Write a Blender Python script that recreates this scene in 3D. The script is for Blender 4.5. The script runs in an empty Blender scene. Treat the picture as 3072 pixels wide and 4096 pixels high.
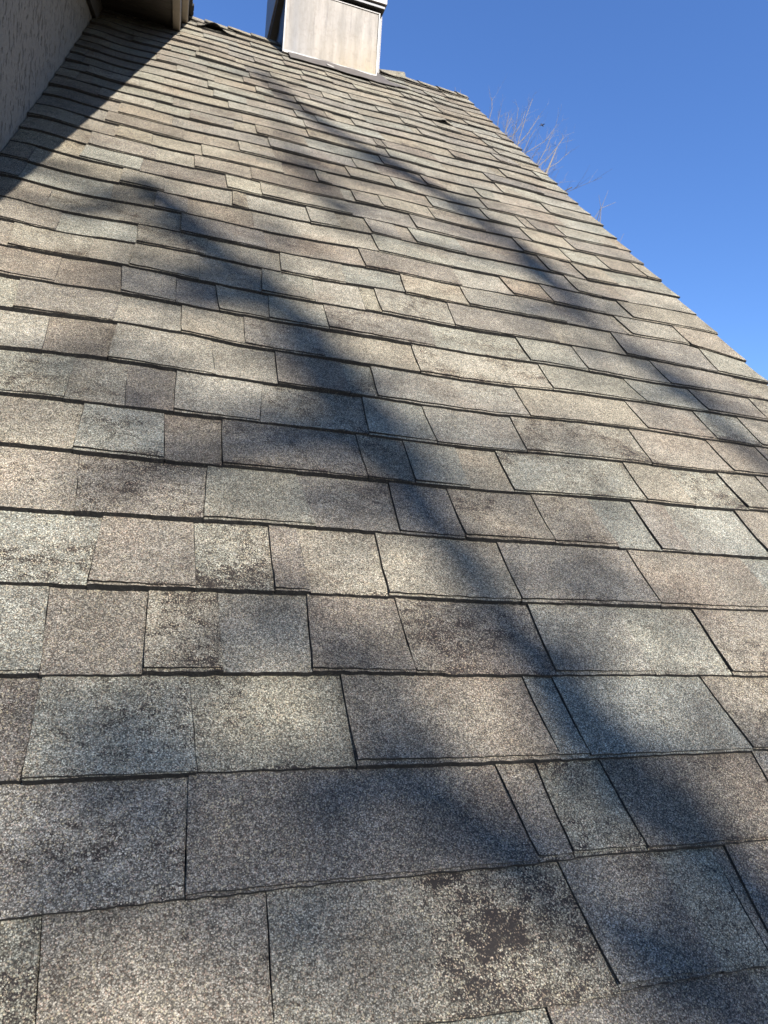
import bpy, bmesh, math, random
from mathutils import Vector, Matrix
random.seed(7)
sc = bpy.context.scene
C45 = math.sqrt(.5)
Z0 = 2.7                      # height of the roof plane at y = 0 above the ground (the plane is z = y + Z0)

# ---------------------------------------------------------------- camera, sky, sun, exposure
cd = bpy.data.cameras.new('camera')
cam = bpy.data.objects.new('camera', cd)
sc.collection.objects.link(cam)
Rm = Matrix(((0.94727044, -0.07125688, -0.31241185), (-0.31546531, -0.0363359, -0.94824118), (0.05621694, 0.99679595, -0.05689899)))
# columns of Rm^T are the camera axes written in the world
cam.matrix_world = Matrix.Translation((0, -0.56154, 0.56154 + Z0)) @ Rm.to_4x4()
cd.sensor_fit = 'VERTICAL'
cd.sensor_height = 36.0
cd.sensor_width = 27.0
cd.lens = 2773.84 / 4096 * 36
cd.clip_start = .02
cd.clip_end = 3000
cd.dof.use_dof = True
cd.dof.focus_distance = 1.3
cd.dof.aperture_fstop = 14.0
sc.camera = cam

SUN = Vector((0.272, -0.754, 0.597)).normalized()
w = bpy.data.worlds.new('World')
sc.world = w
w.use_nodes = True
nt = w.node_tree
bg = nt.nodes['Background']
sky = nt.nodes.new('ShaderNodeTexSky')
sky.sky_type = 'NISHITA'
sky.sun_disc = False
sky.sun_elevation = math.asin(SUN.z)
sky.sun_rotation = math.atan2(SUN.x, SUN.y)
sky.air_density = 1.0
sky.dust_density = 0.0
sky.ozone_density = 6.0
sky.altitude = 200
hs = nt.nodes.new('ShaderNodeHueSaturation')
hs.inputs['Hue'].default_value = .508
hs.inputs['Saturation'].default_value = 1.10
hs.inputs['Value'].default_value = 1.15
nt.links.new(sky.outputs['Color'], hs.inputs['Color'])
nt.links.new(hs.outputs['Color'], bg.inputs['Color'])
bg.inputs['Strength'].default_value = 0.075
sd = bpy.data.lights.new('sun', 'SUN')
sd.energy = 5.0
sd.angle = math.radians(.53)
sd.color = (1, .965, .93)
so = bpy.data.objects.new('sun', sd)
sc.collection.objects.link(so)
so.rotation_euler = (-SUN).to_track_quat('-Z', 'Y').to_euler()
so.location = (3, -8, 12)
sc.view_settings.view_transform = 'Standard'
sc.view_settings.look = 'None'
sc.view_settings.gamma = 1
sc.view_settings.use_curve_mapping = False
sc.view_settings.exposure = 1.5
sc.render.engine = 'CYCLES'

# ---------------------------------------------------------------- measured layout of the roof (metres in the roof plane)
EXPO = .143
V00=0.12548
COURSE={
 -1:[-0.0175, -0.0175, -0.0175, -0.0175, -0.0175, -0.0175, -0.0175, -0.0175, -0.0175, -0.0175, -0.0175, -0.0175, -0.0175, -0.0175, -0.0175, -0.0175, -0.0175, -0.0175, -0.0175, -0.0175, -0.0175, -0.0175, -0.0175, -0.0175, -0.0175],
 0:[0.1604, 0.1603, 0.157, 0.1538, 0.1505, 0.1473, 0.144, 0.1408, 0.1375, 0.1343, 0.1325, 0.1336, 0.1346, 0.1343, 0.1341, 0.1338, 0.1335, 0.1333, 0.133, 0.1327, 0.1325, 0.1322, 0.1319, 0.1316, 0.1314],
 1:[0.268, 0.2683, 0.2689, 0.2695, 0.2701, 0.2707, 0.2713, 0.2719, 0.2727, 0.2735, 0.2739, 0.2736, 0.2733, 0.273, 0.2727, 0.2724, 0.2722, 0.2719, 0.2716, 0.2713, 0.271, 0.2707, 0.2704, 0.2701, 0.2698],
 2:[0.4119, 0.4107, 0.4095, 0.4083, 0.4071, 0.4058, 0.4046, 0.4035, 0.403, 0.4024, 0.4018, 0.4019, 0.402, 0.4021, 0.4022, 0.4023, 0.4024, 0.4026, 0.4027, 0.4028, 0.4029, 0.403, 0.4031, 0.4032, 0.4034],
 3:[0.5413, 0.5415, 0.5417, 0.5419, 0.5421, 0.5424, 0.5426, 0.5427, 0.5419, 0.5412, 0.5405, 0.5398, 0.5392, 0.5386, 0.538, 0.5373, 0.5367, 0.5361, 0.5355, 0.5349, 0.5343, 0.5337, 0.5331, 0.5325, 0.5319],
 4:[0.6881, 0.6878, 0.6874, 0.6871, 0.6867, 0.6863, 0.686, 0.6857, 0.6857, 0.6857, 0.6858, 0.6858, 0.6859, 0.686, 0.6861, 0.6861, 0.6862, 0.6863, 0.6864, 0.6865, 0.6866, 0.6867, 0.6867, 0.6868, 0.6869],
 5:[0.829, 0.8298, 0.8305, 0.8313, 0.832, 0.8328, 0.8335, 0.8343, 0.8338, 0.8334, 0.833, 0.8326, 0.8323, 0.8321, 0.8319, 0.8317, 0.8315, 0.8313, 0.8311, 0.8309, 0.8307, 0.8305, 0.8304, 0.8302, 0.83],
 6:[0.9852, 0.9838, 0.9825, 0.9811, 0.9798, 0.9784, 0.977, 0.9757, 0.976, 0.9764, 0.9768, 0.9772, 0.9776, 0.979, 0.9805, 0.982, 0.9835, 0.985, 0.9864, 0.9879, 0.9894, 0.9909, 0.9924, 0.9939, 0.9953],
 7:[1.1242, 1.1238, 1.1234, 1.123, 1.1226, 1.1222, 1.1218, 1.1214, 1.1212, 1.121, 1.1207, 1.1205, 1.1203, 1.1208, 1.1222, 1.1236, 1.1249, 1.1263, 1.1276, 1.129, 1.1304, 1.1317, 1.1331, 1.1344, 1.1358],
 8:[1.2577, 1.2625, 1.2672, 1.2719, 1.2766, 1.2763, 1.2733, 1.2703, 1.2686, 1.2671, 1.2656, 1.2642, 1.2627, 1.2612, 1.265, 1.2688, 1.2726, 1.2763, 1.275, 1.2724, 1.2698, 1.2672, 1.2646, 1.262, 1.2594],
 9:[1.4185, 1.4205, 1.4224, 1.4243, 1.4263, 1.4282, 1.4267, 1.4151, 1.4102, 1.4075, 1.4048, 1.4021, 1.3994, 1.3967, 1.3979, 1.4023, 1.4068, 1.4113, 1.4151, 1.4145, 1.4136, 1.4126, 1.4116, 1.4106, 1.4096],
 10:[1.5687, 1.5675, 1.5663, 1.5652, 1.564, 1.5617, 1.5587, 1.5558, 1.5534, 1.5512, 1.549, 1.5469, 1.5447, 1.5426, 1.5405, 1.5406, 1.5407, 1.5408, 1.5408, 1.5409, 1.5409, 1.5407, 1.5406, 1.5404, 1.5402],
 11:[1.7061, 1.7081, 1.7101, 1.7121, 1.7111, 1.7067, 1.7022, 1.6978, 1.6948, 1.6927, 1.6905, 1.6884, 1.6863, 1.6842, 1.682, 1.6827, 1.6854, 1.6881, 1.6908, 1.6912, 1.685, 1.6786, 1.6722, 1.6659, 1.6595],
 12:[1.8842, 1.8668, 1.8494, 1.848, 1.854, 1.8579, 1.8618, 1.8577, 1.85, 1.8427, 1.8431, 1.8448, 1.8463, 1.8437, 1.8405, 1.8374, 1.8356, 1.8391, 1.8426, 1.8453, 1.8463, 1.8473, 1.8467, 1.8223, 1.7977],
}
PIECES={
 -1:([(0.43, 0.4244), (0.70, 0.6945)],'LG RD LT'),
 0:([(-0.0646, -0.076), (0.137, 0.139), (0.5127, 0.4959), (0.6541, 0.6381), (0.7316, 0.7312), (0.7431, 0.7529)],'RG RB RT RB LG LB RD'),
 1:([(0.0558, 0.0577), (0.4677, 0.4539), (0.5173, 0.5142), (0.626, 0.616), (0.881, 0.8938)],'LB RD RB RG RD RB'),
 2:([(-0.1173, -0.1174), (0.0669, 0.057), (0.2591, 0.26), (0.5515, 0.5458), (0.6009, 0.5966), (0.8922, 0.8797)],'LD RG LG RB RG RG RB'),
 3:([(-0.1196, -0.1302), (-0.0006, -0.0016), (0.0995, 0.0943), (0.2181, 0.227), (0.3705, 0.3693), (0.4168, 0.4089), (0.6032, 0.6091), (0.7881, 0.7878), (0.9453, 0.9533)],'RG LB RT LT RD RB LD RT LG RB'),
 4:([(-0.0827, -0.0762), (0.0631, 0.0586), (0.1775, 0.1778), (0.2316, 0.2256), (0.3586, 0.3628), (0.597, 0.6003), (0.8812, 0.8836), (1.1733, 1.1686)],'LG RB LG RB LT RT RB RB LG'),
 5:([(-0.1155, -0.1266), (0.073, 0.0807), (0.2585, 0.2395), (0.4092, 0.4175), (0.5359, 0.5381), (0.7216, 0.7264), (0.864, 0.8627), (0.9655, 0.9715), (1.0446, 1.0598), (1.2484, 1.258)],'LB LB RG LB RD RB RB LG RB LG RB'),
 6:([(-0.1374, -0.1353), (0.008, 0.0022), (0.1051, 0.1085), (0.3746, 0.3746), (0.4714, 0.4771), (0.587, 0.5976), (0.6875, 0.6923), (1.0124, 1.0233), (1.1451, 1.1532), (1.2981, 1.3023), (1.4147, 1.4234)],'LT RG LD RD RB RG LT RG RT LG RT RB'),
 7:([(-0.1696, -0.1695), (-0.0661, -0.0741), (0.0187, 0.0199), (0.1803, 0.1947), (0.4024, 0.4128), (0.5543, 0.5538), (0.7683, 0.7776), (1.1052, 1.1165), (1.3537, 1.3598)],'RG LT LD RT LT RG RT RT RB RB'),
 8:([(-0.2277, -0.2364), (-0.1114, -0.1065), (0.0974, 0.0897), (0.2269, 0.2308), (0.3863, 0.3864), (0.4493, 0.4571), (0.8305, 0.8363), (1.1772, 1.178), (1.3958, 1.4051), (1.5469, 1.5622)],'LT LD RT LT RD LG RT RT RB RG RT'),
 9:([(-0.3048, -0.3156), (-0.1149, -0.1069), (0.0248, 0.0235), (0.1632, 0.1668), (0.3469, 0.3542), (0.5823, 0.5914), (0.9498, 0.9596), (1.2482, 1.2379), (1.4612, 1.4661), (1.6762, 1.6945)],'LG RB LT RT RB LT RT RG RG RB RT'),
 10:([(-0.2475, -0.2524), (-0.1096, -0.1192), (0.01, 0.0076), (0.109, 0.1024), (0.2272, 0.2345), (0.3751, 0.3781), (0.6593, 0.6744), (0.9355, 0.9428), (1.1202, 1.1304), (1.4047, 1.4111), (1.7171, 1.7216)],'RD LD RB LD RT RG RB LG RG RT RB LT'),
 11:([(-0.3648, -0.3764), (-0.1952, -0.1977), (-0.1027, -0.0989), (0.0613, 0.0638), (0.2174, 0.2276), (0.3562, 0.3668), (0.4933, 0.5002), (0.5394, 0.545), (0.7528, 0.7714), (1.0869, 1.1004), (1.3276, 1.3472), (1.662, 1.6908)],'LB RT LT RT LT RG LT LG RT RB LT RB RG'),
 12:([(-0.2842, -0.2874), (-0.0953, -0.0998), (0.0795, 0.0828), (0.2786, 0.2861), (0.4624, 0.4704), (0.6396, 0.6526), (0.8429, 0.8512), (1.1772, 1.1867), (1.4145, 1.4057), (1.434, 1.4267), (1.6606, 1.6659)],'RB LG RT LT RT LG RT RT LB LT RT RB'),
}
FAR={
 'A':[(7.11, 13.06, 9.77), (7.17, 13.06, 9.91), (7.35, 13.06, 10.61), (7.5, 13.06, 11.07)],
 'B':[(7.27, 13.25, 10.04), (7.5, 13.25, 10.33), (7.68, 13.25, 10.64), (7.79, 13.25, 10.86)],
 'C':[(6.83, 12.75, 9.65), (6.93, 12.75, 10.03), (6.99, 12.75, 10.54)],
 'D':[(7.23, 13.01, 9.62), (7.55, 13.01, 9.89), (7.84, 13.01, 10.13), (8.14, 13.01, 10.6)],
 'E':[(7.9, 13.47, 9.74), (8.2, 13.47, 10.06), (8.45, 13.47, 10.41), (8.61, 13.47, 10.67)],
 'E2':[(8.45, 13.48, 10.41), (8.53, 13.48, 10.57)],
 'F':[(6.19, 12.55, 9.91), (6.25, 12.55, 10.19), (6.23, 12.55, 10.44)],
 'G':[(6.6, 12.65, 9.7), (6.7, 12.65, 9.99), (6.79, 12.65, 10.21)],
 'H':[(7.44, 12.46, 9.01), (7.86, 12.46, 9.33), (8.15, 12.46, 9.65)],
 'I':[(7.47, 12.93, 9.51), (7.5, 12.93, 9.64), (7.58, 12.93, 9.7)],
 'J':[(6.52, 12.44, 9.56), (6.73, 12.44, 9.65), (6.93, 12.44, 10.01), (6.99, 12.44, 10.27)],
 'K':[(6.59, 12.95, 10.06), (6.61, 12.95, 10.31), (6.65, 12.95, 10.53)],
 'L':[(7.41, 13.18, 9.9), (7.53, 13.18, 10.21), (7.67, 13.18, 10.47)],
 'Mm':[(7.5, 12.73, 9.33), (7.71, 12.73, 9.75), (7.81, 12.73, 10.05), (7.9, 12.73, 10.26)],
 'N':[(6.9, 13.21, 10.12), (6.96, 13.21, 10.39), (6.99, 13.21, 10.7)],
 'R1':[(9.24, 13.11, 8.57), (9.47, 13.11, 8.94), (9.88, 13.11, 9.18)],
 'R2':[(9.0, 12.43, 8.53), (8.93, 12.43, 8.82)],
 'R3':[(9.45, 13.07, 8.92), (9.63, 13.07, 9.4)],
 'R4':[(9.68, 12.71, 7.9), (9.84, 12.71, 8.23)],
 'S1':[(5.53, 12.9, 10.56), (5.51, 12.9, 10.7)],
 'S2':[(5.58, 12.74, 10.42), (5.57, 12.74, 10.57)],
 'S3':[(6.16, 13.23, 10.5), (6.16, 13.23, 10.62)],
 'T1':[(8.17, 12.93, 8.95), (8.23, 12.93, 9.23)],
}

# soft branch shadows seen on the roof: where each limb's shade falls, (u, v) in the roof plane
SHADE = {
'main':[(-0.12, 2.341), (-0.019, 2.148), (0.073, 1.958), (0.145, 1.824), (0.213, 1.727), (0.296, 1.58), (0.341, 1.376), (0.382, 1.218), (0.443, 1.053), (0.477, 0.906), (0.504, 0.801), (0.542, 0.696), (0.572, 0.61), (0.596, 0.523), (0.626, 0.43), (0.661, 0.345), (0.706, 0.28)],
'second':[(0.36, 4.396), (0.467, 3.87), (0.614, 3.557), (0.777, 3.332), (0.939, 3.068), (1.048, 2.909), (1.157, 2.712), (1.234, 2.518), (1.241, 2.271), (1.267, 2.062), (1.324, 1.871), (1.39, 1.661), (1.456, 1.488), (1.492, 1.294)],
'left':[(-0.441, 2.024), (-0.339, 2.0), (-0.25, 2.001), (-0.169, 2.135), (-0.077, 2.287)],
'third':[(0.378, 3.576), (0.431, 3.005), (0.49, 2.571), (0.597, 2.287)],
'low1':[(0.159, 0.745), (0.206, 0.629), (0.277, 0.549), (0.317, 0.44), (0.401, 0.385), (0.457, 0.316)],
'low2':[(-0.158, 0.517), (-0.093, 0.478), (-0.019, 0.44), (0.055, 0.375)],
'low3':[(0.335, 0.376), (0.376, 0.299), (0.436, 0.242)],
'low4':[(0.472, 0.254), (0.523, 0.199), (0.597, 0.157), (0.643, 0.116)],
'mid1':[(-0.123, 1.598), (0.01, 1.577), (0.163, 1.656), (0.262, 1.746)],
'mid2':[(-0.146, 0.861), (-0.031, 0.956), (0.107, 1.002), (0.247, 1.066), (0.389, 1.136)],
'b1':[(-0.13, 0.372), (-0.064, 0.367), (0.02, 0.383)],
'b2':[(-0.11, 0.265), (-0.028, 0.252), (0.067, 0.251), (0.131, 0.248)]}

# ---------------------------------------------------------------- helpers
def P(u, v, n=0.0):
    """roof plane coordinates -> world"""
    return Vector((u, (v - n) * C45, (v + n) * C45 + Z0))

def smooth(a, b, x):
    t = min(1, max(0, (x - a) / (b - a)))
    return t * t * (3 - 2 * t)

def link(o, parent=None):
    sc.collection.objects.link(o)
    if parent is not None:
        o.parent = parent
    return o

def mesh_obj(name, verts, faces, mats, parent=None, mi=None, smooth_faces=None, tint=None):
    m = bpy.data.meshes.new(name)
    m.from_pydata([tuple(v) for v in verts], [], faces)
    for x in (mats if isinstance(mats, (list, tuple)) else [mats]):
        m.materials.append(x)
    if mi: m.polygons.foreach_set('material_index', mi)
    if smooth_faces: m.polygons.foreach_set('use_smooth', smooth_faces)
    if tint:
        a = m.color_attributes.new('tint', 'FLOAT_COLOR', 'POINT')
        a.data.foreach_set('color', [c for t in tint for c in t])
    m.update()
    return link(bpy.data.objects.new(name, m), parent)

def box_vf(x0, x1, y0, y1, z0, z1, f=lambda x, y, z: (x, y, z)):
    v = [f(x, y, z) for z in (z0, z1) for y in (y0, y1) for x in (x0, x1)]
    return v, [(0, 2, 3, 1), (4, 5, 7, 6), (0, 1, 5, 4), (2, 6, 7, 3), (0, 4, 6, 2), (1, 3, 7, 5)]

class MB:
    def __init__(s): s.v = []; s.f = []
    def add(s, vf):
        b = len(s.v); s.v += list(vf[0]); s.f += [tuple(i + b for i in q) for q in vf[1]]; return s
    def box(s, *a, **k): return s.add(box_vf(*a, **k))
    def tube(s, pts, radii, n=6):
        b = len(s.v); pts = [Vector(p) for p in pts]
        for i, p in enumerate(pts):
            t = (pts[min(i + 1, len(pts) - 1)] - pts[max(i - 1, 0)]).normalized()
            a = t.orthogonal().normalized() if i == 0 else (a - t * a.dot(t)).normalized()
            c = t.cross(a)
            for k in range(n):
                q = 2 * math.pi * k / n
                s.v.append(p + (a * math.cos(q) + c * math.sin(q)) * radii[i])
        for i in range(len(pts) - 1):
            for k in range(n):
                k2 = (k + 1) % n
                s.f.append((b + i * n + k, b + i * n + k2, b + (i + 1) * n + k2, b + (i + 1) * n + k))
        s.f.append(tuple(b + k for k in range(n - 1, -1, -1)))
        s.f.append(tuple(b + (len(pts) - 1) * n + k for k in range(n)))
        return s
    def build(s, name, mat, parent=None, bevel=0, sm=False):
        o = mesh_obj(name, s.v, s.f, mat, parent)
        if sm: o.data.polygons.foreach_set('use_smooth', [True] * len(o.data.polygons))
        if bevel:
            md = o.modifiers.new('bevel', 'BEVEL'); md.width = bevel; md.segments = 2; md.limit_method = 'ANGLE'
        return o

def tag(o, label=None, cat=None, group=None, kind=None):
    if label: o['label'] = label
    if cat: o['category'] = cat
    if group: o['group'] = group
    if kind: o['kind'] = kind
    return o

# ---------------------------------------------------------------- materials
class NB:
    """small node builder"""
    def __init__(s, name):
        s.m = bpy.data.materials.new(name); s.m.use_nodes = True
        s.t = s.m.node_tree; s.b = s.t.nodes['Principled BSDF']
    def n(s, typ, **k):
        x = s.t.nodes.new('ShaderNode' + typ)
        for a, b in k.items():
            if a == 'inp':
                for i, vv in b.items():
                    if hasattr(vv, 'links') or isinstance(vv, bpy.types.NodeSocket): s.t.links.new(vv, x.inputs[i])
                    else: x.inputs[i].default_value = vv
            else: setattr(x, a, b)
        return x
    def math(s, op, a, b=0.0, c=None, clamp=False):
        x = s.t.nodes.new('ShaderNodeMath'); x.operation = op; x.use_clamp = clamp
        for i, vv in enumerate((a, b) + ((c,) if c is not None else ())):
            if isinstance(vv, bpy.types.NodeSocket): s.t.links.new(vv, x.inputs[i])
            else: x.inputs[i].default_value = vv
        return x.outputs[0]
    def mix(s, f, a, b, blend='MIX'):
        x = s.t.nodes.new('ShaderNodeMix'); x.data_type = 'RGBA'; x.blend_type = blend
        for i, vv in ((0, f), (6, a), (7, b)):
            if isinstance(vv, bpy.types.NodeSocket): s.t.links.new(vv, x.inputs[i])
            else: x.inputs[i].default_value = vv if i == 0 else (tuple(vv) + (1,))[:4]
        return x.outputs[2]
    def ramp(s, f, stops, interp='LINEAR'):
        x = s.t.nodes.new('ShaderNodeValToRGB'); r = x.color_ramp; r.interpolation = interp
        while len(r.elements) < len(stops): r.elements.new(.5)
        for e, (p, c) in zip(r.elements, stops):
            e.position = p; e.color = (c, c, c, 1) if isinstance(c, (int, float)) else tuple(c) + (1,)
        s.t.links.new(f, x.inputs[0]); return x.outputs[0]
    def link(s, a, b): s.t.links.new(a, b)
    def coords(s, rot=(0, 0, 0), scale=(1, 1, 1)):
        g = s.n('TexCoord'); mp = s.n('Mapping'); s.link(g.outputs['Object'], mp.inputs[0])
        mp.inputs['Rotation'].default_value = rot; mp.inputs['Scale'].default_value = scale
        return mp.outputs[0]
    def noise(s, co, scale, detail=3, rough=.5, out=0):
        x = s.n('TexNoise', inp={'Vector': co, 'Scale': scale, 'Detail': detail, 'Roughness': rough}); return x.outputs[out]

def shingle_material():
    k = NB('shingle_granules')
    co = k.coords(rot=(-math.pi / 4, 0, 0))
    att = k.n('Attribute', attribute_name='tint')
    tint = att.outputs['Color']; wear = att.outputs['Alpha']
    vo = k.n('TexVoronoi', inp={'Vector': co, 'Scale': 720.0, 'Randomness': 1.0})
    sep = k.n('SeparateColor', inp={0: vo.outputs['Color']})
    r, g, b = sep.outputs[0], sep.outputs[1], sep.outputs[2]
    gran = k.ramp(r, [(0, .34), (.3, .66), (.6, 1.08), (.85, 1.6), (1, 2.3)])
    gran = k.mix(1.0, gran, k.ramp(vo.outputs['Distance'], [(.34, 1.12), (.68, .45)]), 'MULTIPLY')
    col = k.mix(1.0, tint, gran, 'MULTIPLY')
    redm = k.math('MULTIPLY', k.math('LESS_THAN', g, .2), .55)
    col = k.mix(redm, col, k.mix(1.0, col, (1.0, .74, .64), 'MULTIPLY'))
    crm = k.math('MULTIPLY', k.math('GREATER_THAN', b, .93), .7)
    col = k.mix(crm, col, (.33, .28, .18))
    # clumps a few granules wide, so the grain still reads farther up the slope
    v2 = k.n('TexVoronoi', inp={'Vector': co, 'Scale': 190.0})
    s2 = k.n('SeparateColor', inp={0: v2.outputs['Color']})
    col = k.mix(.32, col, k.mix(1.0, col, k.ramp(s2.outputs[0], [(0, .55), (.5, .95), (1, 1.5)]), 'MULTIPLY'))
    n1 = k.noise(co, 9.0, 4, .6)
    col = k.mix(1.0, col, k.ramp(n1, [(.3, .74), (.5, 1.0), (.70, 1.20)]), 'MULTIPLY')
    n3 = k.noise(co, 45.0, 3, .6)
    col = k.mix(1.0, col, k.ramp(n3, [(.3, .86), (.7, 1.12)]), 'MULTIPLY')
    # reddish brown drift of the blend
    nr = k.noise(co, 5.0, 3, .5)
    col = k.mix(k.ramp(nr, [(.5, 0.0), (.68, .5)]), col, k.mix(1.0, col, (1.0, .90, .86), 'MULTIPLY'))
    # bare asphalt where granules have been lost, smeared across the slope
    cow = k.coords(rot=(-math.pi / 4, 0, 0), scale=(1, 1.9, 1))
    nw = k.noise(cow, 40.0, 6, .72)
    nw2 = k.noise(cow, 7.0, 2, .5)
    f = k.math('ADD', k.math('MULTIPLY', nw, .60), k.math('MULTIPLY', nw2, .40))
    f = k.math('ADD', f, k.math('MULTIPLY', k.math('SUBTRACT', g, .5), .19))
    thr = k.math('SUBTRACT', .69, k.math('MULTIPLY', wear, .175))
    halo = k.math('MULTIPLY', k.math('MULTIPLY', k.math('SUBTRACT', f, k.math('SUBTRACT', thr, .07)), 14.0, clamp=True), k.math('MULTIPLY', wear, .6))
    col = k.mix(halo, col, k.mix(1.0, col, (1.75, 1.68, 1.5), 'MULTIPLY'))
    mask = k.math('MULTIPLY', k.math('SUBTRACT', f, thr), 20.0, clamp=True)
    col = k.mix(mask, col, (.024, .019, .015))
    k.link(col, k.b.inputs['Base Color'])
    k.link(k.math('SUBTRACT', .92, k.math('MULTIPLY', mask, .30)), k.b.inputs['Roughness'])
    k.b.inputs['Specular IOR Level'].default_value = .12
    hgt = k.math('MULTIPLY', k.math('SUBTRACT', 1.0, vo.outputs['Distance']), k.math('SUBTRACT', 1.0, k.math('MULTIPLY', mask, .75)))
    hgt = k.math('ADD', hgt, k.math('MULTIPLY', r, .5))
    bp = k.n('Bump', inp={'Strength': .75, 'Distance': .0011, 'Height': hgt})
    b2 = k.n('Bump', inp={'Strength': .35, 'Distance': .004, 'Height': n3, 'Normal': bp.outputs[0]})
    k.link(b2.outputs[0], k.b.inputs['Normal'])
    return k.m

def asphalt_edge():
    k = NB('asphalt_edge')
    co = k.coords()
    vo = k.n('TexVoronoi', inp={'Vector': co, 'Scale': 420.0})
    sp = k.n('SeparateColor', inp={0: vo.outputs['Color']})
    k.link(k.ramp(sp.outputs[0], [(0, (.010, .009, .008)), (.72, (.018, .016, .014)), (.93, (.035, .03, .024)), (1, (.07, .06, .045))]), k.b.inputs['Base Color'])
    k.b.inputs['Roughness'].default_value = .85
    k.link(k.n('Bump', inp={'Strength': .6, 'Distance': .001, 'Height': sp.outputs[1]}).outputs[0], k.b.inputs['Normal'])
    return k.m

def simple(name, col, rough=.6, metal=0.0, noise_scale=None, amt=.2, bump=0.0, spec=.5, stretch=(1, 1, 1)):
    k = NB(name)
    k.b.inputs['Roughness'].default_value = rough; k.b.inputs['Metallic'].default_value = metal
    k.b.inputs['Specular IOR Level'].default_value = spec
    k.b.inputs['Base Color'].default_value = tuple(col) + (1,)
    if noise_scale:
        nz = k.noise(k.coords(scale=stretch), noise_scale, 5, .6)
        k.link(k.mix(1.0, col, k.ramp(nz, [(.3, 1 - amt), (.7, 1 + amt)]), 'MULTIPLY'), k.b.inputs['Base Color'])
        if bump: k.link(k.n('Bump', inp={'Strength': .6, 'Distance': bump, 'Height': nz}).outputs[0], k.b.inputs['Normal'])
    return k.m

def stucco_material():
    k = NB('stucco')
    co = k.coords()
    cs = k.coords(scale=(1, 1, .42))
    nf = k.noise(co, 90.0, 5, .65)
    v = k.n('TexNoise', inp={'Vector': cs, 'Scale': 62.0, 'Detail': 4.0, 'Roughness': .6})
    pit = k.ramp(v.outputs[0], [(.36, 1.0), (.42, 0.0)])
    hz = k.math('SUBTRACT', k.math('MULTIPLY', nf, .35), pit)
    k.link(k.mix(k.math('MULTIPLY', pit, .45), k.mix(1.0, (.185, .160, .125), k.ramp(nf, [(.3, .8), (.7, 1.15)]), 'MULTIPLY'), (.055, .05, .043)), k.b.inputs['Base Color'])  # pit colour darkened as well, standing in for the shade inside the pits
    k.b.inputs['Roughness'].default_value = .95
    k.link(k.n('Bump', inp={'Strength': 1.0, 'Distance': .012, 'Height': hz}).outputs[0], k.b.inputs['Normal'])
    return k.m

def panel_material():
    k = NB('weathered_sheet_metal')
    co = k.coords()
    st = k.coords(scale=(1, 1, .09))
    streak = k.noise(st, 26.0, 5, .6)
    fine = k.noise(k.coords(scale=(1, 1, .2)), 90.0, 4, .6)
    base = k.mix(k.ramp(streak, [(.35, 0.0), (.7, 1.0)]), (.165, .146, .120), (.245, .216, .180))
    sx = k.n('SeparateXYZ', inp={0: co})
    # ochre oxide towards the lower right corner, grey water runs near the left edge
    gx = k.math('MULTIPLY', k.math('SUBTRACT', sx.outputs[0], .68), 2.2, clamp=True)
    gz = k.math('MULTIPLY', k.math('SUBTRACT', 3.86 + Z0, sx.outputs[2]), 2.8, clamp=True)
    och = k.math('MULTIPLY', k.math('MULTIPLY', gx, gz), k.ramp(k.noise(k.coords(scale=(1, 1, .3)), 14.0, 5, .65), [(.3, .25), (.65, 1.0)]))
    base = k.mix(och, base, (.31, .228, .115))
    bl = k.n('TexNoise', inp={'Vector': co, 'Scale': 42.0, 'Detail': 4.0, 'Roughness': .7})
    base = k.mix(k.ramp(bl.outputs[0], [(.52, 0.0), (.62, .28)]), base, (.135, .108, .08))
    lf = k.math('MULTIPLY', k.ramp(sx.outputs[0], [(.56, 0.0), (.60, 1.0), (.63, .55), (.72, 0.0)]), k.ramp(streak, [(.25, .2), (.6, .7)]))
    base = k.mix(lf, base, (.115, .115, .115))
    dark = k.ramp(k.noise(k.coords(scale=(1, 1, .05)), 60.0, 3, .6), [(.60, 0.0), (.68, .45)])
    base = k.mix(dark, base, (.10, .088, .078))
    k.link(base, k.b.inputs['Base Color'])
    k.b.inputs['Metallic'].default_value = 0.0
    k.b.inputs['Specular IOR Level'].default_value = .25
    k.link(k.ramp(fine, [(.3, .6), (.7, .75)]), k.b.inputs['Roughness'])
    k.link(k.n('Bump', inp={'Strength': .25, 'Distance': .002, 'Height': streak}).outputs[0], k.b.inputs['Normal'])
    return k.m

M_SH = shingle_material()
M_EDGE = asphalt_edge()
M_DECK = simple('roofing_felt', (.012, .012, .012), .9)
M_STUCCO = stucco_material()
M_PANEL = panel_material()
M_RIM = simple('bare_metal_rim', (.26, .24, .21), .55, 0.0, 40, .12)
M_BLACK = simple('dark_bronze_metal', (.012, .011, .010), .5, 0, 20, .3)
M_DKBLUE = simple('dark_grey_metal', (.018, .018, .019), .55, 0.1, 12, .3)
M_SHROUD = simple('brown_stained_metal', (.13, .115, .105), .5, .2, 30, .28, stretch=(1, 1, .15))
M_FLASH = simple('grey_lead_flashing', (.060, .050, .040), .7, 0.0, 25, .25)
M_FASCIA = simple('painted_fascia', (.20, .165, .125), .6, 0, 30, .14, .0008, stretch=(1, .2, 1))
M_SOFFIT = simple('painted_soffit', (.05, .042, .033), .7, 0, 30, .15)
M_BARK = simple('pale_bark', (.135, .115, .095), .9, 0, 30, .3)
M_BARK2 = simple('grey_bark', (.10, .085, .07), .9, 0, 12, .35, .01)
M_BIRD = simple('dark_feathers', (.02, .02, .025), .7)
M_GRASS = simple('winter_grass', (.17, .135, .085), .95, 0, 3, .5)
M_SIDING = simple('house_wall_paint', (.27, .25, .21), .9, 0, 8, .1)

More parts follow.
